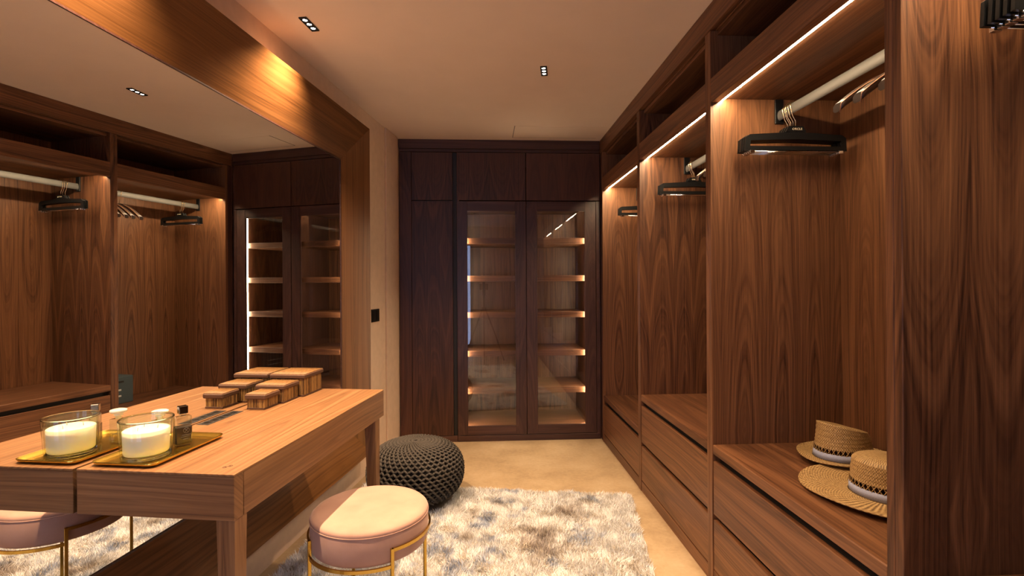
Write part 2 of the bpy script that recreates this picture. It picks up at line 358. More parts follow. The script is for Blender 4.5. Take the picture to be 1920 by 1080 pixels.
# ------------------------------------------------------------------ mirror with splayed frame
Mo = empty('wall_mirror', wp(0, 0), -PHI, 'huge wall mirror in a broad splayed walnut frame behind the dressing table', 'mirror')
S0, S1, Z0, Z1 = 0.69, 2.893, 0.442, 2.014; FW = 0.252; PR = 0.08
box('mirror_glass', mirror, Mo, -0.003, 0.0006, S0-0.012, S1+0.012, Z0-0.012, Z1+0.012, 0)
def frame_piece(q):      # q: inner a, inner b, outer b, outer a as (s,z)
    b = B(); (ai, bi, bo, ao) = q
    v = []
    for (s, z), x in ((ai, 0.0012), (bi, 0.0012), (bo, PR), (ao, PR)): v.append(b.verts.new((x, s, z)))
    for (s, z) in (ai, bi, bo, ao): v.append(b.verts.new((-0.0035, s, z)))
    for f in ((0,1,2,3), (4,7,6,5), (0,4,5,1), (1,5,6,2), (2,6,7,3), (3,7,4,0)): b.faces.new([v[i] for i in f])
    return b
I = [(S0, Z0), (S1, Z0), (S1, Z1), (S0, Z1)]; O = [(S0-FW, Z0-FW), (S1+FW, Z0-FW), (S1+FW, Z1+FW), (S0-FW, Z1+FW)]
FR = [(0.39, (0.042, 0.0155, 0.0050)), (0.46, (0.092, 0.038, 0.0120)), (0.55, (0.150, 0.065, 0.0210)), (0.66, (0.20, 0.090, 0.031))]
Fy = wood('frame_walnut_along', 'y', FR, rough=0.30, cath=0.5); Fz = wood('frame_walnut_upright', 'z', FR, rough=0.30, cath=0.5)
for i, (nm, m) in enumerate((('bottom_board', Fy), ('side_board', Fz), ('top_board', Fy), ('side_board', Fz))):
    j = (i+1) % 4
    obj(nm, frame_piece((I[i], I[j], O[j], O[i])), m, Mo)
b = B()    # thin dark liner round the glass
for (s0, s1, z0, z1) in ((S0, S1, Z0, Z0+0.006), (S0, S1, Z1-0.006, Z1), (S0, S0+0.006, Z0, Z1), (S1-0.006, S1, Z0, Z1)): bx(b, 0.0007, 0.004, s0, s1, z0, z1, 0)
obj('liner', b, Kx, Mo)
sw = empty('light_switch', wp(3.432, -0.004, 1.052), -PHI, 'small black switch plate on the plaster wall beside the mirror frame', 'switch')
box('plate', blackp, sw, 0, 0.008, -0.068, 0.068, -0.044, 0.044); box('rocker', blackp, sw, 0.008, 0.011, -0.06, -0.004, -0.034, 0.034); box('rocker', blackp, sw, 0.008, 0.011, 0.004, 0.06, -0.034, 0.034)

# ------------------------------------------------------------------ dressing table (local: x = out from the mirror, y = along it)
TZ = 0.765; TB = 0.642
T = empty('dressing_table', wp(0, 0), -PHI, 'walnut dressing table with deep apron standing against the mirror', 'table')
ta, tb, tw = 1.247, 2.34, 0.466
b = B(); bx(b, 0.006, tw, ta, tb, TZ-0.006, TZ, 0.0008)
obj('tabletop', b, Ty, T)
box('end_apron', Tx, T, 0.006, tw-0.0005, ta+0.0005, ta+0.0395, TB, TZ-0.0065); box('end_apron', Tx, T, 0.006, tw-0.0245, tb-0.022, tb-0.0005, TB, TZ-0.0065)
box('front_apron', Ty, T, tw-0.024, tw-0.0005, ta+0.041, tb-0.0005, TB, TZ-0.0065, 0.0015)
box('back_apron', Tx, T, 0.006, 0.022, ta+0.04, tb-0.022, TB, TZ-0.0065); box('underside', Tx, T, 0.022, tw-0.024, ta+0.04, tb-0.022, TB+0.012, TB+0.02)
def leg(cx, cy, ix, iy):          # outer corner (cx,cy); tapers on the inner faces
    b = B(); t0, t1 = 0.052, 0.034
    top = [(cx, cy), (cx+ix*t0, cy), (cx+ix*t0, cy+iy*t0), (cx, cy+iy*t0)]; bot = [(cx, cy), (cx+ix*t1, cy), (cx+ix*t1, cy+iy*t1), (cx, cy+iy*t1)]
    a = [b.verts.new((x, y, TB-0.0005)) for x, y in top]; c = [b.verts.new((x, y, 0.026)) for x, y in bot]
    b.faces.new(a); b.faces.new(c[::-1])
    for i in range(4): b.faces.new((a[i], a[(i+1) % 4], c[(i+1) % 4], c[i]))
    return obj('leg', b, Tz, T)
leg(tw-0.003, ta+0.006, -1, 1)
leg(tw-0.003, tb-0.05, -1, -1)
sl = box('socket_slot', black, T, 0.014, 0.060, 1.686, 1.887, TZ-0.004, TZ+0.0012, 0.0005)
b = B()
for i in range(5): bx(b, 0.026, 0.048, 1.70+i*0.036, 1.726+i*0.036, TZ+0.0012, TZ+0.0019, 0.0002)
obj('socket', b, blackp, sl)
b = B()      # the small inlaid emblem at the table corner: two hexagon-like strokes
for (cx, cy, r) in ((0.404, 1.297, 0.0055), (0.413, 1.309, 0.0055)):
    pts = [(cx+r*math.cos(a), cy+r*math.sin(a), TZ+0.0003) for a in [math.pi/3*k for k in range(6)]]; tube(b, pts, 0.0009, 4, closed=True)
tube(b, [(0.404, 1.297, TZ+.0003), (0.413, 1.309, TZ+.0003)], 0.0008, 4)
obj('corner_emblem', b, plain('burnt_brown', (0.16, 0.07, 0.03), 0.6), T)

# ------------------------------------------------------------------ bamboo boxes on the table
bam = NT('bamboo_sticks'); tc = bam.n('ShaderNodeTexCoord'); oi = bam.n('ShaderNodeObjectInfo'); gm = bam.n('ShaderNodeNewGeometry')
sp = bam.n('ShaderNodeSeparateXYZ'); bam.l(tc.outputs['Object'], sp.inputs[0])
nv = bam.noise(bam.vec(bam.math('MULTIPLY', bam.math('ADD', sp.outputs[0], sp.outputs[1]), 300), bam.math('MULTIPLY', sp.outputs[2], 45), 0), 1, 2)
nn = bam.math('ADD', bam.math('MULTIPLY', gm.outputs['Random Per Island'], 0.5), bam.math('MULTIPLY', nv, 0.5))
bam.l(bam.ramp(nn, [(0.25, (0.07, 0.035, 0.012)), (0.5, (0.27, 0.15, 0.05)), (0.75, (0.46, 0.29, 0.10))]), bam.p.inputs['Base Color']); bam.p.inputs['Roughness'].default_value = 0.42
bamboo = bam.m
wv = NT('woven_lid'); tc = wv.n('ShaderNodeTexCoord'); sp = wv.n('ShaderNodeSeparateXYZ'); wv.l(tc.outputs['Object'], sp.inputs[0])
st = wv.noise(wv.vec(wv.math('MULTIPLY', sp.outputs[0], 260), wv.math('MULTIPLY', sp.outputs[1], 40), 0), 1, 2)
wv.l(wv.ramp(st, [(0.3, (0.13, 0.058, 0.016)), (0.7, (0.28, 0.145, 0.042))]), wv.p.inputs['Base Color']); wv.p.inputs['Roughness'].default_value = 0.55; wv.bump(st, 0.5, 0.001)
woven = wv.m; trimb = plain('dark_reed_edge', (0.085, 0.038, 0.02), 0.6)
def bamboo_box(w0, w1, s0, s1, zb, zt, lw0, lw1, ls0, ls1, label):
    X = empty('bamboo_box', wp((s0+s1)/2, (w0+w1)/2, TZ+0.0002), -PHI, label, 'box', 'bamboo boxes on the dressing table')
    hx, hy = (w1-w0)/2, (s1-s0)/2; h = zb-TZ; lx0, lx1 = lw0-(w0+w1)/2, lw1-(w0+w1)/2; ly0, ly1 = ls0-(s0+s1)/2, ls1-(s0+s1)/2
    b = B(); bx(b, -hx+.003, hx-.003, -hy+.003, hy-.003, 0.001, h, 0); obj('body', b, trimb, X)
    b = B(); bx(b, -hx-.001, hx+.001, -hy-.001, hy+.001, 0.0, 0.007, 0.001); obj('base_trim', b, trimb, X)
    b = B(); p = 0.0046
    n = int(2*hx/p)
    for i in range(n):
        x = -hx+(i+0.5)*2*hx/n
        for yy in (-hy+0.002, hy-0.002): tube(b, [(x, yy, 0.007), (x+random.uniform(-.0003, .0003), yy, h)], random.uniform(.0019, .0024), 6, cap=False)
    n = int(2*hy/p)
    for i in range(n):
        y = -hy+(i+0.5)*2*hy/n
        for xx in (-hx+0.002, hx-0.002): tube(b, [(xx, y, 0.007), (xx, y, h)], random.uniform(.0019, .0024), 6, cap=False)
    tag(obj('bamboo_sticks', b, bamboo, X), kind='stuff')
    b = B(); H2 = zt-TZ
    bx(b, lx0, lx1, ly0, ly1, h+0.0002, H2, 0.004); obj('lid', b, trimb, X)
    b = B(); n = int((lx1-lx0-.006)/0.0052)
    for i in range(n):
        x = lx0+.003+(i+.5)*(lx1-lx0-.006)/n
        tube(b, [(x, ly0+.003+random.uniform(0, .002), H2-.0004), (x, (ly0+ly1)/2, H2+.0008), (x, ly1-.003-random.uniform(0, .002), H2-.0004)], .0027, 6, cap=True)
    tag(obj('woven_top', b, woven, X), kind='stuff')
bamboo_box(0.054, 0.128, 1.917, 2.012, 0.806, 0.826, 0.047, 0.136, 1.909, 2.019, 'smallest bamboo-stick box, at the front of the row on the table')
bamboo_box(0.026, 0.144, 2.029, 2.140, 0.822, 0.841, 0.019, 0.151, 2.021, 2.148, 'middle-sized bamboo-stick box, between the small and large ones')
bamboo_box(0.011, 0.163, 2.160, 2.322, 0.845, 0.864, 0.004, 0.171, 2.151, 2.332, 'largest bamboo-stick box, at the far end of the table')

# ------------------------------------------------------------------ gold tray, candle, perfume
tr = empty('gold_tray', wp(1.413, 0.120, TZ+0.0002), -PHI, 'shallow gold metal tray under the candle on the dressing table', 'tray')
def rrect(hx, hy, r, n=6):
    pts = []
    for cx, cy, a0 in ((hx-r, hy-r, 0), (-hx+r, hy-r, 90), (-hx+r, -hy+r, 180), (hx-r, -hy+r, 270)):
        for i in range(n+1):
            a = math.radians(a0+90*i/n); pts.append((cx+r*math.cos(a), cy+r*math.sin(a)))
    return pts
b = B(); loops = []
for hx, hy, r, z in ((0.080, 0.130, 0.012, 0.0), (0.094, 0.144, 0.02, 0.0035), (0.099, 0.149, 0.025, 0.0125), (0.0975, 0.1475, 0.0235, 0.0132), (0.0925, 0.1425, 0.019, 0.0052), (0.080, 0.130, 0.012, 0.0025)):
    loops.append([b.verts.new((x, y, z)) for x, y in rrect(hx, hy, r)])
for a, c in zip(loops, loops[1:]):
    n = len(a)
    for i in range(n): b.faces.new((a[i], a[(i+1) % n], c[(i+1) % n], c[i])).smooth = True
b.faces.new(loops[0]); b.faces.new(loops[-1])
obj('tray_dish', b, goldp, tr)
cz = TZ+0.0030
CA = empty('jar_candle', wp(1.351, 0.122, cz), -PHI, 'wide ivory candle in a thick clear glass jar on the gold tray', 'candle')
b = B(); lathe(b, [(0.0, 0.0), (0.056, 0.0), (0.0615, 0.003), (0.0640, 0.03), (0.0683, 0.110), (0.0673, 0.1125), (0.0648, 0.1125), (0.0636, 0.110), (0.0592, 0.03), (0.0580, 0.016), (0.055, 0.012), (0.0, 0.012)], 72)
gl = NT('thick_glass'); gl.p.inputs['Base Color'].default_value = (0.96, 1.0, 0.98, 1); gl.p.inputs['Roughness'].default_value = 0.0; gl.p.inputs['Transmission Weight'].default_value = 1; gl.p.inputs['IOR'].default_value = 1.47
# clear shadows through the jar are left to the renderer
jar = obj('glass_jar', b, jar_m, CA, smooth=True)
b = B(); lathe(b, [(0.0687, 0.1100), (0.0678, 0.1132), (0.0644, 0.1132), (0.0634, 0.1100), (0.0644, 0.1090), (0.0678, 0.1090)], 72, close=True); obj('rim', b, gl.m, jar, smooth=True)
b = B(); lathe(b, [(0.0, 0.0004), (0.055, 0.0004), (0.0602, 0.0034), (0.0608, 0.0095), (0.056, 0.0114), (0.0, 0.0114)], 72); obj('thick_base', b, gl.m, jar, smooth=True)
wx = NT('ivory_wax'); wx.p.inputs['Base Color'].default_value = (0.92, 0.80, 0.60, 1); wx.p.inputs['Roughness'].default_value = 0.45
wx.p.inputs['Subsurface Weight'].default_value = 0.35; wx.p.inputs['Subsurface Radius'].default_value = (0.03, 0.015, 0.006); wx.p.inputs['Subsurface Scale'].default_value = 0.6
b = B(); lathe(b, [(0.0, 0.0128), (0.0530, 0.0128), (0.0555, 0.017), (0.0578, 0.080), (0.0550, 0.0818), (0.0, 0.0805)], 64); obj('wax', b, wx.m, CA, smooth=True)
for a in (0.4, 2.5, 4.6):
    b = B(); x, y = 0.028*math.cos(a), 0.028*math.sin(a); tube(b, [(x, y, 0.0798), (x+.0005, y, 0.086), (x+.002, y, 0.091)], 0.0009, 6); obj('wick', b, plain('wick_cotton', (0.5, 0.42, 0.32), 0.9), CA)
# tall dark perfume bottle
P1 = empty('perfume_bottle', wp(1.456, 0.150, TZ+0.0030), 0.82, 'clear perfume bottle with a black label and square dark cap, right of the candle', 'bottle', 'perfume bottles on the gold tray')
b = B(); bx(b, -0.023, 0.023, -0.012, 0.012, 0.0, 0.092, 0.004); bx(b, -0.009, 0.009, -0.008, 0.008, 0.0925, 0.099, 0.001); obj('glass_body', b, bot_m, P1, smooth=False)
b = B(); bx(b, -0.0234, 0.0234, -0.0126, 0.0126, 0.006, 0.062, 0.004); bt = obj('label', b, plain('black_gloss_label', (0.02, 0.016, 0.012), 0.25), P1)
b = B()
pts = [(0.006+0.008*math.cos(a), -0.0129, 0.048+0.008*math.sin(a)) for a in [2*math.pi*k/16 for k in range(16)]]; tube(b, pts, 0.0007, 5, closed=True)
tube(b, [(0.002, -0.0129, 0.043), (0.010, -0.0129, 0.053)], 0.0007, 5); tube(b, [(0.002, -0.0129, 0.053), (0.010, -0.0129, 0.043)], 0.0007, 5)
for z, x0, x1 in ((0.034, -0.006, 0.018), (0.029, -0.010, 0.016), (0.022, -0.004, 0.012)): tube(b, [(x0, -0.0129, z), (x1, -0.0129, z)], 0.0008, 4)
obj('round_emblem', b, steel, bt)
b = B(); bx(b, -0.0125, 0.0125, -0.0105, 0.0105, 0.0995, 0.123, 0.0015); obj('cap', b, plain('gunmetal_cap', (0.10, 0.08, 0.07), 0.2, 1.0), P1)
P2 = empty('perfume_bottle', wp(1.458, 0.072, TZ+0.0030), -PHI, 'clear glass perfume bottle with a broad disc stopper behind the candle', 'bottle', 'perfume bottles on the gold tray')
b = B(); bx(b, -0.021, 0.021, -0.014, 0.014, 0.0, 0.078, 0.003); obj('glass_body', b, bot_m, P2)
b = B(); lathe(b, [(0.008, 0.0785), (0.008, 0.088), (0.012, 0.0885), (0.012, 0.095), (0.006, 0.0955)], 20); obj('collar', b, plain('frosted_white', (0.85, 0.82, 0.75), 0.35), P2)
b = B(); lathe(b, [(0.008, 0.096), (0.021, 0.0975), (0.0235, 0.1015), (0.0225, 0.106), (0.016, 0.108), (0.006, 0.1075)], 32); obj('disc_stopper', b, plain('milky_glass', (0.92, 0.90, 0.85), 0.12, 0.0, None, Transmission_Weight=0.35), P2, smooth=True)
b = B(); bx(b, -0.018, 0.018, -0.011, 0.011, 0.004, 0.030, 0.002); obj('perfume', b, plain('pale_yellow_perfume', (0.9, 0.75, 0.35), 0.05, 0, None, Transmission_Weight=0.9), P2)

# ------------------------------------------------------------------ pink stool
ST = empty('round_stool', (-0.4155, 1.875, 0), math.radians(31), 'round blush pink velvet stool on thin gold legs beside the table', 'stool')
vel = NT('blush_velvet'); tc = vel.n('ShaderNodeTexCoord'); nz = vel.noise(tc.outputs['Object'], 9, 3); nf = vel.noise(tc.outputs['Object'], 420, 2)
vel.l(vel.ramp(vel.math('ADD', vel.math('MULTIPLY', nz, 0.8), vel.math('MULTIPLY', nf, 0.2)), [(0.3, (0.42, 0.24, 0.18)), (0.7, (0.53, 0.32, 0.245))]), vel.p.inputs['Base Color'])
vel.p.inputs['Roughness'].default_value = 0.85; vel.p.inputs['Sheen Weight'].default_value = 0.5; vel.p.inputs['Sheen Roughness'].default_value = 0.4; vel.p.inputs['Sheen Tint'].default_value = (1, 0.8, 0.75, 1); vel.bump(nf, 0.12, 0.0006)
b = B(); lathe(b, [(0.0, 0.338), (0.188, 0.338), (0.2, 0.343), (0.2045, 0.352), (0.207, 0.40), (0.2065, 0.436), (0.205, 0.4395), (0.2065, 0.443), (0.2045, 0.450), (0.198, 0.4565), (0.18, 0.460), (0.0, 0.463)], 96)
seat = obj('seat_cushion', b, vel.m, ST, smooth=True)
b = B(); tube(b, [(0.2068*math.cos(a), 0.2068*math.sin(a), 0.4395) for a in [2*math.pi*k/96 for k in range(96)]], 0.0018, 6, closed=True); obj('piping', b, vel.m, seat)
Rr = 0.2125; zl, zu = 0.336, 0.389
def dirp(deg, z, r=Rr): a = math.radians(deg-90); return (r*math.cos(a), r*math.sin(a), z)   # 0 deg = leg facing the camera side
for a0, z in ((0, zu), (90, zl), (180, zu), (270, zl)):
    b = B()
    pts = [dirp(a0+90*i/24, z) for i in range(25)]
    # flat bar ring
    for i in range(24):
        p, q = Vector(pts[i]), Vector(pts[i+1]); ro = 0.0055
        d1 = Vector((p.x, p.y, 0)).normalized(); d2 = Vector((q.x, q.y, 0)).normalized()
        vs = [b.verts.new(p-d1*ro*.6+Vector((0, 0, -ro))), b.verts.new(p+d1*ro*.6+Vector((0, 0, -ro))), b.verts.new(p+d1*ro*.6+Vector((0, 0, ro))), b.verts.new(p-d1*ro*.6+Vector((0, 0, ro))),
              b.verts.new(q-d2*ro*.6+Vector((0, 0, -ro))), b.verts.new(q+d2*ro*.6+Vector((0, 0, -ro))), b.verts.new(q+d2*ro*.6+Vector((0, 0, ro))), b.verts.new(q-d2*ro*.6+Vector((0, 0, ro)))]
        for f in ((0,1,5,4), (1,2,6,5), (2,3,7,6), (3,0,4,7)): b.faces.new([vs[i] for i in f])
    obj('ring_band', b, gold, ST)
for a0 in (0, 90, 180, 270):
    b = B(); x, y, _ = dirp(a0, 0)
    m4 = 0.0055
    bm_ = bx(B(), -m4, m4, -m4, m4, 0.030, zu+0.0055, 0.001); bmesh.ops.rotate(bm_, verts=bm_.verts, matrix=Matrix.Rotation(math.radians(a0), 3, 'Z')); bmesh.ops.translate(bm_, verts=bm_.verts, vec=(x, y, 0))
    b.free(); obj('leg', bm_, gold, ST)

# ------------------------------------------------------------------ knitted pouf
PF = empty('knitted_pouf', (-0.402, 3.0, 0.0), 0, 'round charcoal knitted pouf on the rug edge before the far cabinets', 'pouf')
def pf_prof(t):     # t 0..1 from top centre to bottom centre
    a = t*math.pi
    e = 0.72
    sx = math.sin(a); cx = math.cos(a)
    r = 0.272*abs(sx)**e; z = 0.185+0.165*(abs(cx)**0.85)*(1 if cx > 0 else -1)
    return r, z
b = B(); lathe(b, [(max(pf_prof(i/24)[0]-0.006, 0.0), pf_prof(i/24)[1]) for i in range(25)], 48)
inner = obj('inner_cover', b, plain('dark_inner_cover', (0.012, 0.010, 0.009), 0.95), PF, smooth=True)
knit = NT('charcoal_cotton_cord'); tc = knit.n('ShaderNodeTexCoord'); nf = knit.noise(tc.outputs['Object'], 500, 2)
knit.l(knit.ramp(nf, [(0.3, (0.034, 0.029, 0.025)), (0.7, (0.085, 0.072, 0.061))]), knit.p.inputs['Base Color']); knit.p.inputs['Roughness'].default_value = 0.85; knit.bump(nf, 0.4, 0.001)
NC = 44; rows = 31; SEG = NC*6; NS = 6
# arc-length table of the profile
ts = np.linspace(0.003, 0.94, 400); pr_ = np.array([pf_prof(x) for x in ts]); L_ = np.r_[0, np.cumsum(np.hypot(*np.diff(pr_, axis=0).T))]
V = []; Fc = []
sp_ = L_[-1]/rows
for j in range(rows):
    l0 = (j+0.5)*sp_
    k_ = np.arange(SEG); th = 2*np.pi*k_/SEG
    ph = th*NC/1.0 + (math.pi if j % 2 else 0)
    amp = sp_*0.48
    # skewed wave: S-shaped loops
    ll = np.clip(l0 + amp*np.sin(ph), 0, L_[-1]); thn = th + (2*np.pi/NC)*0.16*np.sin(2*ph)
    r = np.interp(ll, L_, pr_[:, 0]); z = np.interp(ll, L_, pr_[:, 1])
    r2 = np.interp(np.clip(ll+0.003, 0, L_[-1]), L_, pr_[:, 0]); z2 = np.interp(np.clip(ll+0.003, 0, L_[-1]), L_, pr_[:, 1])
    tr_, tz_ = r2-r, z2-z; nn = np.hypot(tr_, tz_)+1e-9; nr, nz_ = -tz_/nn, tr_/nn
    bulge = 0.0035*np.cos(ph*1.0)+0.003
    P_ = np.stack([(r+nr*bulge)*np.cos(thn), (r+nr*bulge)*np.sin(thn), z+nz_*bulge], 1)
    rad = np.minimum(0.0062, 0.30*2*np.pi*np.maximum(r, .012)/NC+0.0010)
    Tn = np.roll(P_, -1, 0)-np.roll(P_, 1, 0); Tn /= np.linalg.norm(Tn, axis=1)[:, None]
    Nn = np.stack([nr*np.cos(thn), nr*np.sin(thn), nz_], 1); Nn -= Tn*(Nn*Tn).sum(1)[:, None]; Nn /= np.linalg.norm(Nn, axis=1)[:, None]+1e-9
    Bn = np.cross(Tn, Nn); base = len(V)*SEG*NS if False else j*SEG*NS
    ring = np.stack([P_+rad[:, None]*(Nn*math.cos(2*math.pi*q/NS)+Bn*math.sin(2*math.pi*q/NS)) for q in range(NS)], 1)
    V.append(ring.reshape(-1, 3))
    i0 = base+k_*NS; i1 = base+((k_+1) % SEG)*NS
    for q in range(NS): Fc.append(np.stack([i0+q, i0+(q+1) % NS, i1+(q+1) % NS, i1+q], 1))
def np_mesh(name, V, F, m, parent=None, smooth=True):
    me = bpy.data.meshes.new(name); V = np.asarray(V, np.float32); F = np.asarray(F, np.int32); n = F.shape[1]
    me.vertices.add(len(V)); me.vertices.foreach_set('co', V.ravel()); me.loops.add(F.size); me.loops.foreach_set('vertex_index', F.ravel())
    me.polygons.add(len(F)); me.polygons.foreach_set('loop_start', np.arange(0, F.size, n, dtype=np.int32)); me.polygons.foreach_set('loop_total', np.full(len(F), n, np.int32))
    me.polygons.foreach_set('use_smooth', np.full(len(F), smooth)); me.update(calc_edges=True); me.validate()
    me.materials.append(m); o = bpy.data.objects.new(name, me); COL.objects.link(o)
    if parent: o.parent = parent
    return o
tag(np_mesh('knitted_cord', np.concatenate(V), np.concatenate(Fc), knit.m, PF), kind='stuff')

# ------------------------------------------------------------------ shaggy rug
RW0, RW1, RS0, RS1 = 0.07, 1.705, 0.35, 3.075
RG = empty('shaggy_rug', wp(0, 0), -PHI, 'cream and grey-blue mottled shaggy rug on the stone floor', 'rug')
box('rug_backing', plain('rug_backing', (0.35, 0.30, 0.24), 0.95), RG, RW0+.01, RW1-.01, RS0+.01, RS1-.01, 0.0005, 0.008, 0)
rugm = NT('mottled_pile'); tc = rugm.n('ShaderNodeTexCoord'); sp = rugm.n('ShaderNodeSeparateXYZ'); rugm.l(tc.outputs['Object'], sp.inputs[0])
v2 = rugm.vec(sp.outputs[0], sp.outputs[1], 0.0)
n1 = rugm.noise(rugm.vec(sp.outputs[0], sp.outputs[1], 1.7), 4.4, 3, 0.6); n2 = rugm.noise(rugm.vec(rugm.math('ADD', sp.outputs[0], 9.3), sp.outputs[1], 6.1), 6.5, 3, 0.62); n3 = rugm.noise(v2, 60, 2)
cA = rugm.ramp(n1, [(0.30, (0.36, 0.31, 0.28)), (0.38, (0.60, 0.56, 0.52)), (0.45, (0.86, 0.86, 0.86))])
cB = rugm.ramp(n2, [(0.32, (0.38, 0.44, 0.58)), (0.40, (0.68, 0.73, 0.82)), (0.46, (1.0, 1.0, 1.0))])
mm = rugm.n('ShaderNodeMix', data_type='RGBA', blend_type='MULTIPLY'); mm.inputs[0].default_value = 1.0
rugm.l(cA, mm.inputs[6]); rugm.l(cB, mm.inputs[7])
hv = rugm.n('ShaderNodeHueSaturation'); rugm.l(mm.outputs[2], hv.inputs['Color']); rugm.l(rugm.math('ADD', rugm.math('MULTIPLY', n3, 0.5), 0.75), hv.inputs['Value'])
rugm.l(hv.outputs[0], rugm.p.inputs['Base Color']); rugm.p.inputs['Roughness'].default_value = 0.8; rugm.p.inputs['Specular IOR Level'].default_value = 0.2
NB = 210000
x = rng.uniform(RW0, RW1, NB); y = rng.uniform(RS0, RS1, NB)
pl = np.array([[ (Vector(p).dot(Vector((math.cos(PHI), -math.sin(PHI))))+MIR), Vector(p).dot(Vector((math.sin(PHI), math.cos(PHI))))] for p in ((-0.402, 3.0),)])[0]
keep = np.hypot(x-pl[0], y-pl[1]) > 0.21
x, y = x[keep], y[keep]; NB = len(x)
# clumped lean field
def field(x, y, k, seed):
    r = np.random.default_rng(seed); o = np.zeros_like(x)
    for _ in range(10):
        a = r.uniform(0, 2*np.pi); f = k*r.uniform(.6, 1.6); o += np.sin(f*(x*np.cos(a)+y*np.sin(a))+r.uniform(0, 6.3))
    return o/3.2
lx = field(x, y, 42, 1)*0.008+rng.normal(0, .008, NB); ly = field(x, y, 42, 2)*0.008+rng.normal(0, .008, NB)
hh = 0.026+0.004*field(x, y, 24, 3)+rng.uniform(-.006, .006, NB); hh = np.clip(hh, .012, .04)
wa = rng.uniform(0, np.pi, NB); wd = rng.uniform(.0009, .0017, NB); wx_, wy_ = np.cos(wa)*wd, np.sin(wa)*wd
z0 = np.full(NB, .006)
v0 = np.stack([x-wx_, y-wy_, z0], 1); v1 = np.stack([x+wx_, y+wy_, z0], 1)
v2_ = np.stack([x-wx_+lx*.35, y-wy_+ly*.35, hh*.6], 1); v3 = np.stack([x+wx_+lx*.35, y+wy_+ly*.35, hh*.6], 1); v4 = np.stack([x+lx, y+ly, hh], 1)
VV = np.stack([v0, v1, v2_, v3, v4], 1).reshape(-1, 3); bi = np.arange(NB)*5
FF = np.concatenate([np.stack([bi, bi+1, bi+3], 1), np.stack([bi, bi+3, bi+2], 1), np.stack([bi+2, bi+3, bi+4], 1)])
tag(np_mesh('pile', VV, FF, rugm.m, RG, smooth=False), kind='stuff')

# ------------------------------------------------------------------ hangers
def hook(bm, z0, z1, r=0.0017):
    """wire from the neck z0 up, over a rail whose top is z1 (local x=0 is the rail)"""
    zr = z1-0.018; pts = [(0, 0, z0), (0, 0, z0+0.022), (-0.012, 0, z0+0.042), (-0.020, 0, zr-0.008)]
    for a in range(190, -21, -21): pts.append((0.0205*math.cos(math.radians(a)), 0, zr+0.021*math.sin(math.radians(a))))
    return tube(bm, pts, r, 6)
def clip_hanger(label, group):
    h = empty('clip_hanger', (0, 0, 0), 0, label, 'hanger', group)
    b = B(); z = 1.885-1.885; t = 0.005
    # local z: 0 at the neck top
    top = [(-0.037, -0.004), (0.034, -0.004), (0.04, -0.021), (0.196, -0.032), (0.206, -0.045), (0.207, -0.094), (0.190, -0.094), (0.186, -0.062), (0.0, -0.054), (-0.183, -0.062), (-0.188, -0.094), (-0.207, -0.094), (-0.203, -0.045), (-0.188, -0.034), (-0.06, -0.022)]
    # concave: build as quads
    qs = [[(-0.03, 0.0), (0.03, 0.0), (0.042, -0.022), (-0.042, -0.022)], [(-0.19, -0.034), (0.0, -0.0225), (0.0, -0.052), (-0.186, -0.058)], [(0.0, -0.0225), (0.19, -0.034), (0.186, -0.058), (0.0, -0.052)],
          [(-0.207, -0.046), (-0.19, -0.034), (-0.186, -0.058), (-0.190, -0.098), (-0.210, -0.098)], [(0.19, -0.034), (0.207, -0.046), (0.210, -0.098), (0.190, -0.098), (0.186, -0.058)],
          [(-0.190, -0.080), (0.190, -0.080), (0.190, -0.096), (-0.190, -0.096)]]
    for q in qs: prism(b, q, -t*.8, t*.8)
    obj('hanger_body', b, blackp, h)
    b = B(); hook(b, 0.0, 0.1); obj('hook', b, brass_hook, h)
    b = B(); tube(b, [(-0.196, -0.006, -0.102), (0.196, -0.006, -0.102)], 0.0016, 6); bar = obj('clip_bar', b, chrome, h)
    for x in (-0.19, 0.175):
        b = B(); bx(b, x, x+0.018, -0.0078, 0.0036, -0.109, -0.097, 0.001); obj('clip', b, chrome, bar)
    return h
cu = bpy.data.curves.new('hanger_text', 'FONT'); cu.body = 'ORCLE'; cu.size = 0.012; cu.extrude = 0.0003; cu.align_x = 'CENTER'; cu.align_y = 'CENTER'; cu.space_character = 1.15
to = bpy.data.objects.new('hanger_text', cu); COL.objects.link(to)
dg = bpy.context.evaluated_depsgraph_get(); tme = bpy.data.meshes.new_from_object(to.evaluated_get(dg)); bpy.data.objects.remove(to)
tme.transform(Matrix.Translation((0.004, -0.0054, -0.012)) @ Matrix.Rotation(math.radians(90), 4, 'X')); tme.materials.clear(); tme.materials.append(plain('pale_gold_print', (0.7, 0.6, 0.42), 0.5))
ORD = ['nearest', 'second nearest', 'third nearest', 'fourth nearest', 'fifth nearest', 'sixth nearest']
ch0 = None
def place_clips(ys, place, group):
    global ch0
    for i, y in enumerate(ys):
        lab = f'black clip hanger, {ORD[i]} in the stack {place}'
        if ch0 is None:
            h = ch0 = clip_hanger(lab, group)
            lt = bpy.data.objects.new('brand_lettering', tme); COL.objects.link(lt); lt.parent = h.children[0]
        else: h = copy_tree(ch0)
        h['label'] = lab; h['group'] = group; h.location = (1.2447+random.uniform(-.003, .003), y, 1.8875); h.rotation_euler = (0, 0, 0)
place_clips([1.966, 1.978, 1.990, 2.002, 2.016], 'above the straw hats', 'black clip hangers above the hats')
place_clips([2.938, 2.950, 2.962], 'in the bay second from the far cabinets', 'black clip hangers in the second far bay')
place_clips([3.838, 3.850, 3.862], 'in the farthest wardrobe bay', 'black clip hangers in the farthest bay')
place_clips([0.935, 0.951, 0.967, 0.983, 0.999], 'at the top right edge', 'black clip hangers in the nearest bay')
velv = plain('dark_brown_wood', (0.030, 0.014, 0.009), 0.35); vedge = plain('copper_edge', (0.28, 0.13, 0.07), 0.5)
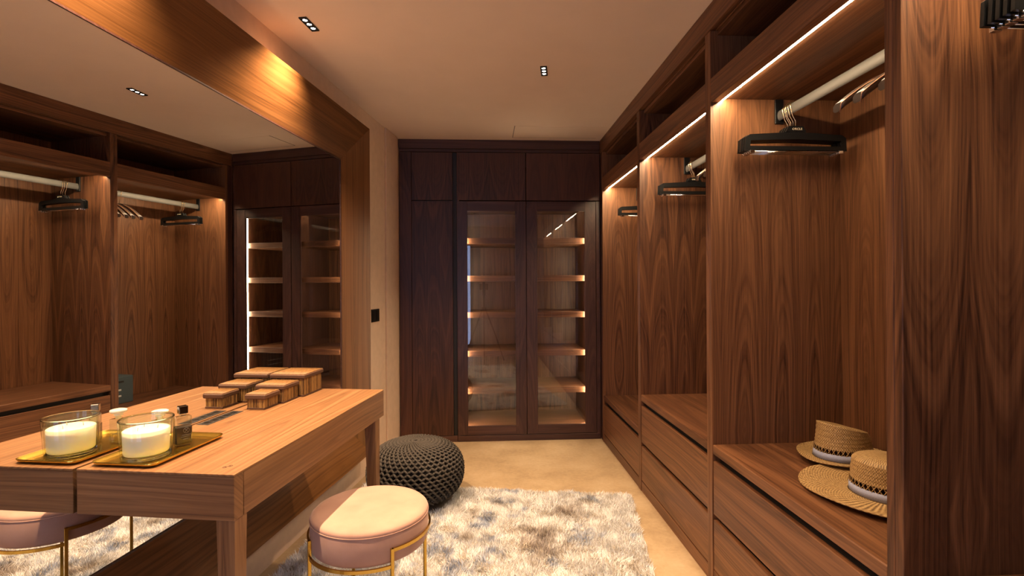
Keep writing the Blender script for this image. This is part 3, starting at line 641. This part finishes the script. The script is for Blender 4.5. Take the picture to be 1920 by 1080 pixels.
def shoulder_hanger(label, group):
    h = empty('shoulder_hanger', (0, 0, 0), 0, label, 'hanger', group)
    N = 28; rings = []; b = B()
    for i in range(N+1):
        u = -1+2*i/N; au = abs(u); x = 0.215*u
        zc = -0.012-0.105*au**1.7; th = 0.006+0.011*max(0, (au-.45)/.55)**1.4; ht = 0.017-0.004*au; yo = 0
        rings.append([b.verts.new((x, yo+th*dy, zc+ht*dz)) for dy, dz in ((-1, -.5), (-1, .55), (-.45, 1), (.45, 1), (1, .55), (1, -.5), (.5, -1), (-.5, -1))])
    for a, c in zip(rings, rings[1:]):
        for k_ in range(8): b.faces.new((a[k_], a[(k_+1) % 8], c[(k_+1) % 8], c[k_])).smooth = True
    b.faces.new(rings[0]); b.faces.new(rings[-1][::-1]); obj('hanger_body', b, velv, h)
    for sgn in (-1, 1):
        b = B()
        pts = [(0.215*u*sgn, -(0.006+0.011*max(0, (u-.45)/.55)**1.4), -0.012-0.105*u**1.7+(0.017-.004*u)*.6) for u in [k_/14 for k_ in range(3, 15)]]; pts.append((sgn*.217, -.014, -.135)); tube(b, pts, .0016, 5)
        obj('edge_piping', b, vedge, h)
    b = B(); hook(b, 0.0, 0.1, .0016); obj('hook', b, brass_hook, h)
    return h
sh0 = None
def place_sh(ys, place, group):
    global sh0
    for i, y in enumerate(ys):
        lab = f'dark wooden hanger, {ORD[i]} of those {place}'
        if sh0 is None: h = sh0 = shoulder_hanger(lab, group)
        else: h = copy_tree(sh0)
        h['label'] = lab; h['group'] = group; h.location = (1.2447, y, 1.8875); h.rotation_euler = (0, 0, .03 if i == 0 else 0)
place_sh([1.26, 1.345, 1.425], 'at the near end of the hat bay rail', 'wooden hangers in the hat bay')
place_sh([2.23, 2.31, 2.40], 'on the rail of the second far bay', 'wooden hangers in the second far bay')
place_sh([3.17, 3.22, 3.27, 3.33], 'on the rail of the farthest bay', 'wooden hangers in the farthest bay')

# ------------------------------------------------------------------ straw hats
straw = NT('woven_straw'); tc = straw.n('ShaderNodeTexCoord'); sp = straw.n('ShaderNodeSeparateXYZ'); straw.l(tc.outputs['Object'], sp.inputs[0])
ang = straw.math('ARCTAN2', sp.outputs[1], sp.outputs[0]); rad = straw.math('SQRT', straw.math('ADD', straw.math('POWER', sp.outputs[0], 2), straw.math('POWER', sp.outputs[1], 2)))
q = straw.math('ADD', rad, sp.outputs[2])
w1 = straw.math('SINE', straw.math('ADD', straw.math('MULTIPLY', ang, 75), straw.math('MULTIPLY', q, 700)))
w2_ = straw.math('SINE', straw.math('SUBTRACT', straw.math('MULTIPLY', ang, 75), straw.math('MULTIPLY', q, 700)))
wv_ = straw.math('MULTIPLY', straw.math('ADD', w1, w2_), 0.25)
ns = straw.noise(straw.vec(straw.math('MULTIPLY', ang, 14), straw.math('MULTIPLY', q, 160), 0), 1, 3, .6)
fs = straw.math('ADD', straw.math('MULTIPLY', straw.math('ADD', wv_, 0.5), 0.40), straw.math('MULTIPLY', ns, 0.60))
straw.l(straw.ramp(fs, [(0.28, (0.11, 0.06, 0.022)), (0.5, (0.33, 0.20, 0.075)), (0.72, (0.52, 0.36, 0.17))]), straw.p.inputs['Base Color']); straw.p.inputs['Roughness'].default_value = 0.6
straw.bump(fs, 0.8, 0.002)
rib = NT('lilac_ribbon'); tc = rib.n('ShaderNodeTexCoord'); rn = rib.noise(tc.outputs['Object'], 600, 2)
rib.l(rib.ramp(rn, [(0.3, (0.24, 0.27, 0.40)), (0.7, (0.36, 0.39, 0.54))]), rib.p.inputs['Base Color']); rib.p.inputs['Roughness'].default_value = 0.75
def hat(loc, rz, label, brimR, crownR, ch, fedora, tilt=(0, 0)):
    h = empty('straw_hat', loc, rz, label, 'hat', 'straw hats on the wardrobe ledge'); h.rotation_euler = (tilt[0], tilt[1], rz)
    oy = 1.12
    def rip(r, z, k, amp=0.0011): return (r+0, z+amp*math.sin(k))
    # brim, with coil ridges
    n = 46; up_, lo_ = [], []
    for i in range(n+1):
        r = crownR+0.001+(brimR-crownR)*i/n; u = i/n
        z = 0.006+0.004*u + 0.014*max(0, u-.6)**2*4*(.5 if fedora else .3)
        up_.append((r, z+0.0016+0.0011*math.sin(i*math.pi*.66))); lo_.append((r, z-0.0012))
    def warp(p, a, j):
        rr = math.hypot(p[0], p[1]/oy); k_ = max(0, (rr-crownR)/(brimR-crownR)); p[2] += 0.0045*k_*math.sin(2*a+0.6)+0.0015*k_*math.sin(5*a)+.003*k_; return p
    b = B(); lathe(b, up_+[(brimR+0.0018, up_[-1][1]-.0012)]+lo_[::-1], 128, sy=oy, close=True, fn=warp); br = obj('brim', b, straw.m, h)
    # crown: solid part below the lattice zone, lattice, and dome above
    zb0, zb1, zl1 = 0.006, 0.034, 0.050
    def cr_(z): return crownR*(1-0.10*(z/ch)) if not fedora else crownR*(1-0.16*(z/ch))
    b = B(); lathe(b, [(cr_(0)-.001, 0.004), (cr_(zb1)-.001, zb1)], 96, sy=oy); b.faces.ensure_lookup_table()
    for f in [f for f in b.faces if len(f.verts) > 6]: b.faces.remove(f)
    b2 = b
    prof = []
    M = 26
    for i in range(M+1):
        u = i/M
        if fedora:
            if u < .62: z = zl1+(ch-zl1)*(u/.62); r = cr_(z)+0.0009*math.sin(i*2.1)
            else: v = (u-.62)/.38; r = cr_(ch)*(1-v)*.98; z = ch+0.004*math.sin(v*3.1)
        else:
            if u < .45: z = zl1+(ch*.80-zl1)*(u/.45); r = cr_(z)+0.0009*math.sin(i*2.1)
            else: v = (u-.45)/.55*math.pi/2; r = cr_(ch*.8)*math.cos(v)**.85 if v < math.pi/2-.001 else 0; z = ch*.80+ch*.20*math.sin(v)+.0006*math.sin(i*2.1)
        prof.append((max(r, 0.0005), z))
    def dent(p, a, j):
        if fedora:
            u = j/M; rr = math.hypot(p[0], p[1]/oy)/crownR; zz = p[2]
            if u > .3:
                kk = min(1, (u-.3)/.32)
                p[2] -= kk*0.030*(p[1]/oy/crownR*0.9+.1)       # lower toward the front
                if rr < .72: p[2] -= 0.018*math.exp(-(p[0]/crownR)**2/.05)*(1-rr*.6)
                if p[1] > 0: p[0] *= 1-0.38*kk*(p[1]/crownR/oy)**2
        return p
    lathe(b2, prof, 96, sy=oy, fn=dent)
    for f in [f for f in b2.faces if len(f.verts) > 6 and f.calc_center_median().z < zl1+.004]: b2.faces.remove(f)
    obj('crown', b2, straw.m, h)
    # open lattice of crossed straws
    b = B(); nl = 40
    for i in range(nl):
        for sg in (-1, 1):
            pts = []
            for q_ in range(5):
                z = zb1-.001+(zl1+.002-zb1)*q_/4; a = 2*math.pi*(i+sg*.75*(q_/4-.5))/nl; r = cr_(z)+(0.0008*sg)
                pts.append((r*math.cos(a), r*oy*math.sin(a), z))
            tube(b, pts, 0.0014, 5, cap=False)
    tag(obj('lattice_band', b, straw.m, h), kind='stuff')
    b = B(); lathe(b, [(cr_(zb0)+.0012, zb0+.004), (cr_(zb1)+.0012, zb1), (cr_(zb1)+.0002, zb1), (cr_(zb0)+.0002, zb0+.004)], 96, sy=oy, close=True); obj('ribbon', b, rib.m, h)
    return h
hat((1.262, 1.528, 0.5885), 0.5, 'wide-brimmed straw hat with round crown and lilac ribbon, in front on the ledge', 0.222, 0.094, 0.132, False)
hat((1.347, 1.842, 0.6015), -1.35, 'straw hat with a small brim and creased crown, behind the wide-brimmed one', 0.143, 0.094, 0.122, True, (0.012, -0.012))

# ------------------------------------------------------------------ small safe in the farthest bay (seen in the mirror)
SF = empty('small_safe', (1.27, 3.104, 0.3722), 0, 'small grey-blue box with slots on the ledge of the farthest bay, seen in the mirror', 'safe')
safem = plain('grey_blue_metal', (0.045, 0.070, 0.085), 0.5)
box('body', safem, SF, 0.0, 0.225, 0, 0.345, 0, 0.205, 0.004); box('dark_slot', black, SF, -0.002, 0.001, 0.03, 0.27, 0.160, 0.174, 0)
whm = plain('white_plastic', (0.6, 0.6, 0.58), 0.4)
for z in (0.055, 0.10): box('white_bar', whm, SF, -0.003, 0.001, 0.04, 0.25, z, z+0.012, 0.0005)
SK = empty('wall_socket', (XB-0.012, 3.125, 0.68), 0, 'small black socket plate on the back of the farthest bay, seen in the mirror', 'socket')
box('plate', blackp, SK, -0.008, 0, 0, 0.075, 0, 0.085, 0.001); box('insert', black, SK, -0.0095, -0.008, 0.012, 0.063, 0.015, 0.07, 0)

# ------------------------------------------------------------------ the photographer's tripod, dimly reflected in the cabinet glass
TP = empty('camera_tripod', (0, -0.10, 0), 0, 'black camera tripod reflected in the glass cabinet doors', 'tripod')
tm = plain('black_tripod_metal', (0.03, 0.03, 0.032), 0.35)
for a in (90, 205, 335):
    dx, dy = math.cos(math.radians(a)), math.sin(math.radians(a))
    b = B(); tube(b, [(dx*.03, dy*.03, 0.86), (dx*.20, dy*.20, 0.45), (dx*.36, dy*.36, 0.012)], [.014, .012, .009], 8); lathe(b, [(0.016, 0.0005), (0.016, 0.02), (0.008, 0.026)], 10, dx*.363, dy*.363); obj('leg', b, tm, TP)
b = B(); tube(b, [(0, 0, 0.62), (0, 0, 1.10)], .012, 8); tube(b, [(0, 0, 0.84), (0, 0, 0.90)], .034, 10); tube(b, [(0, 0, 1.08), (0, 0, 1.18)], .028, 10); obj('centre_column', b, tm, TP)
CM = empty('photo_camera', (0, -0.10, 1.182), 0, 'black camera on top of the tripod', 'camera')
b = B(); bx(b, -0.07, 0.07, -0.035, 0.03, 0.0, 0.10, 0.006); bx(b, -0.025, 0.025, -0.03, 0.02, 0.10, 0.125, 0.006); obj('body', b, blackp, CM)
b = B(); tube(b, [(0, 0.03, 0.075), (0, 0.075, 0.075)], .034, 20); obj('lens', b, blackp, CM)
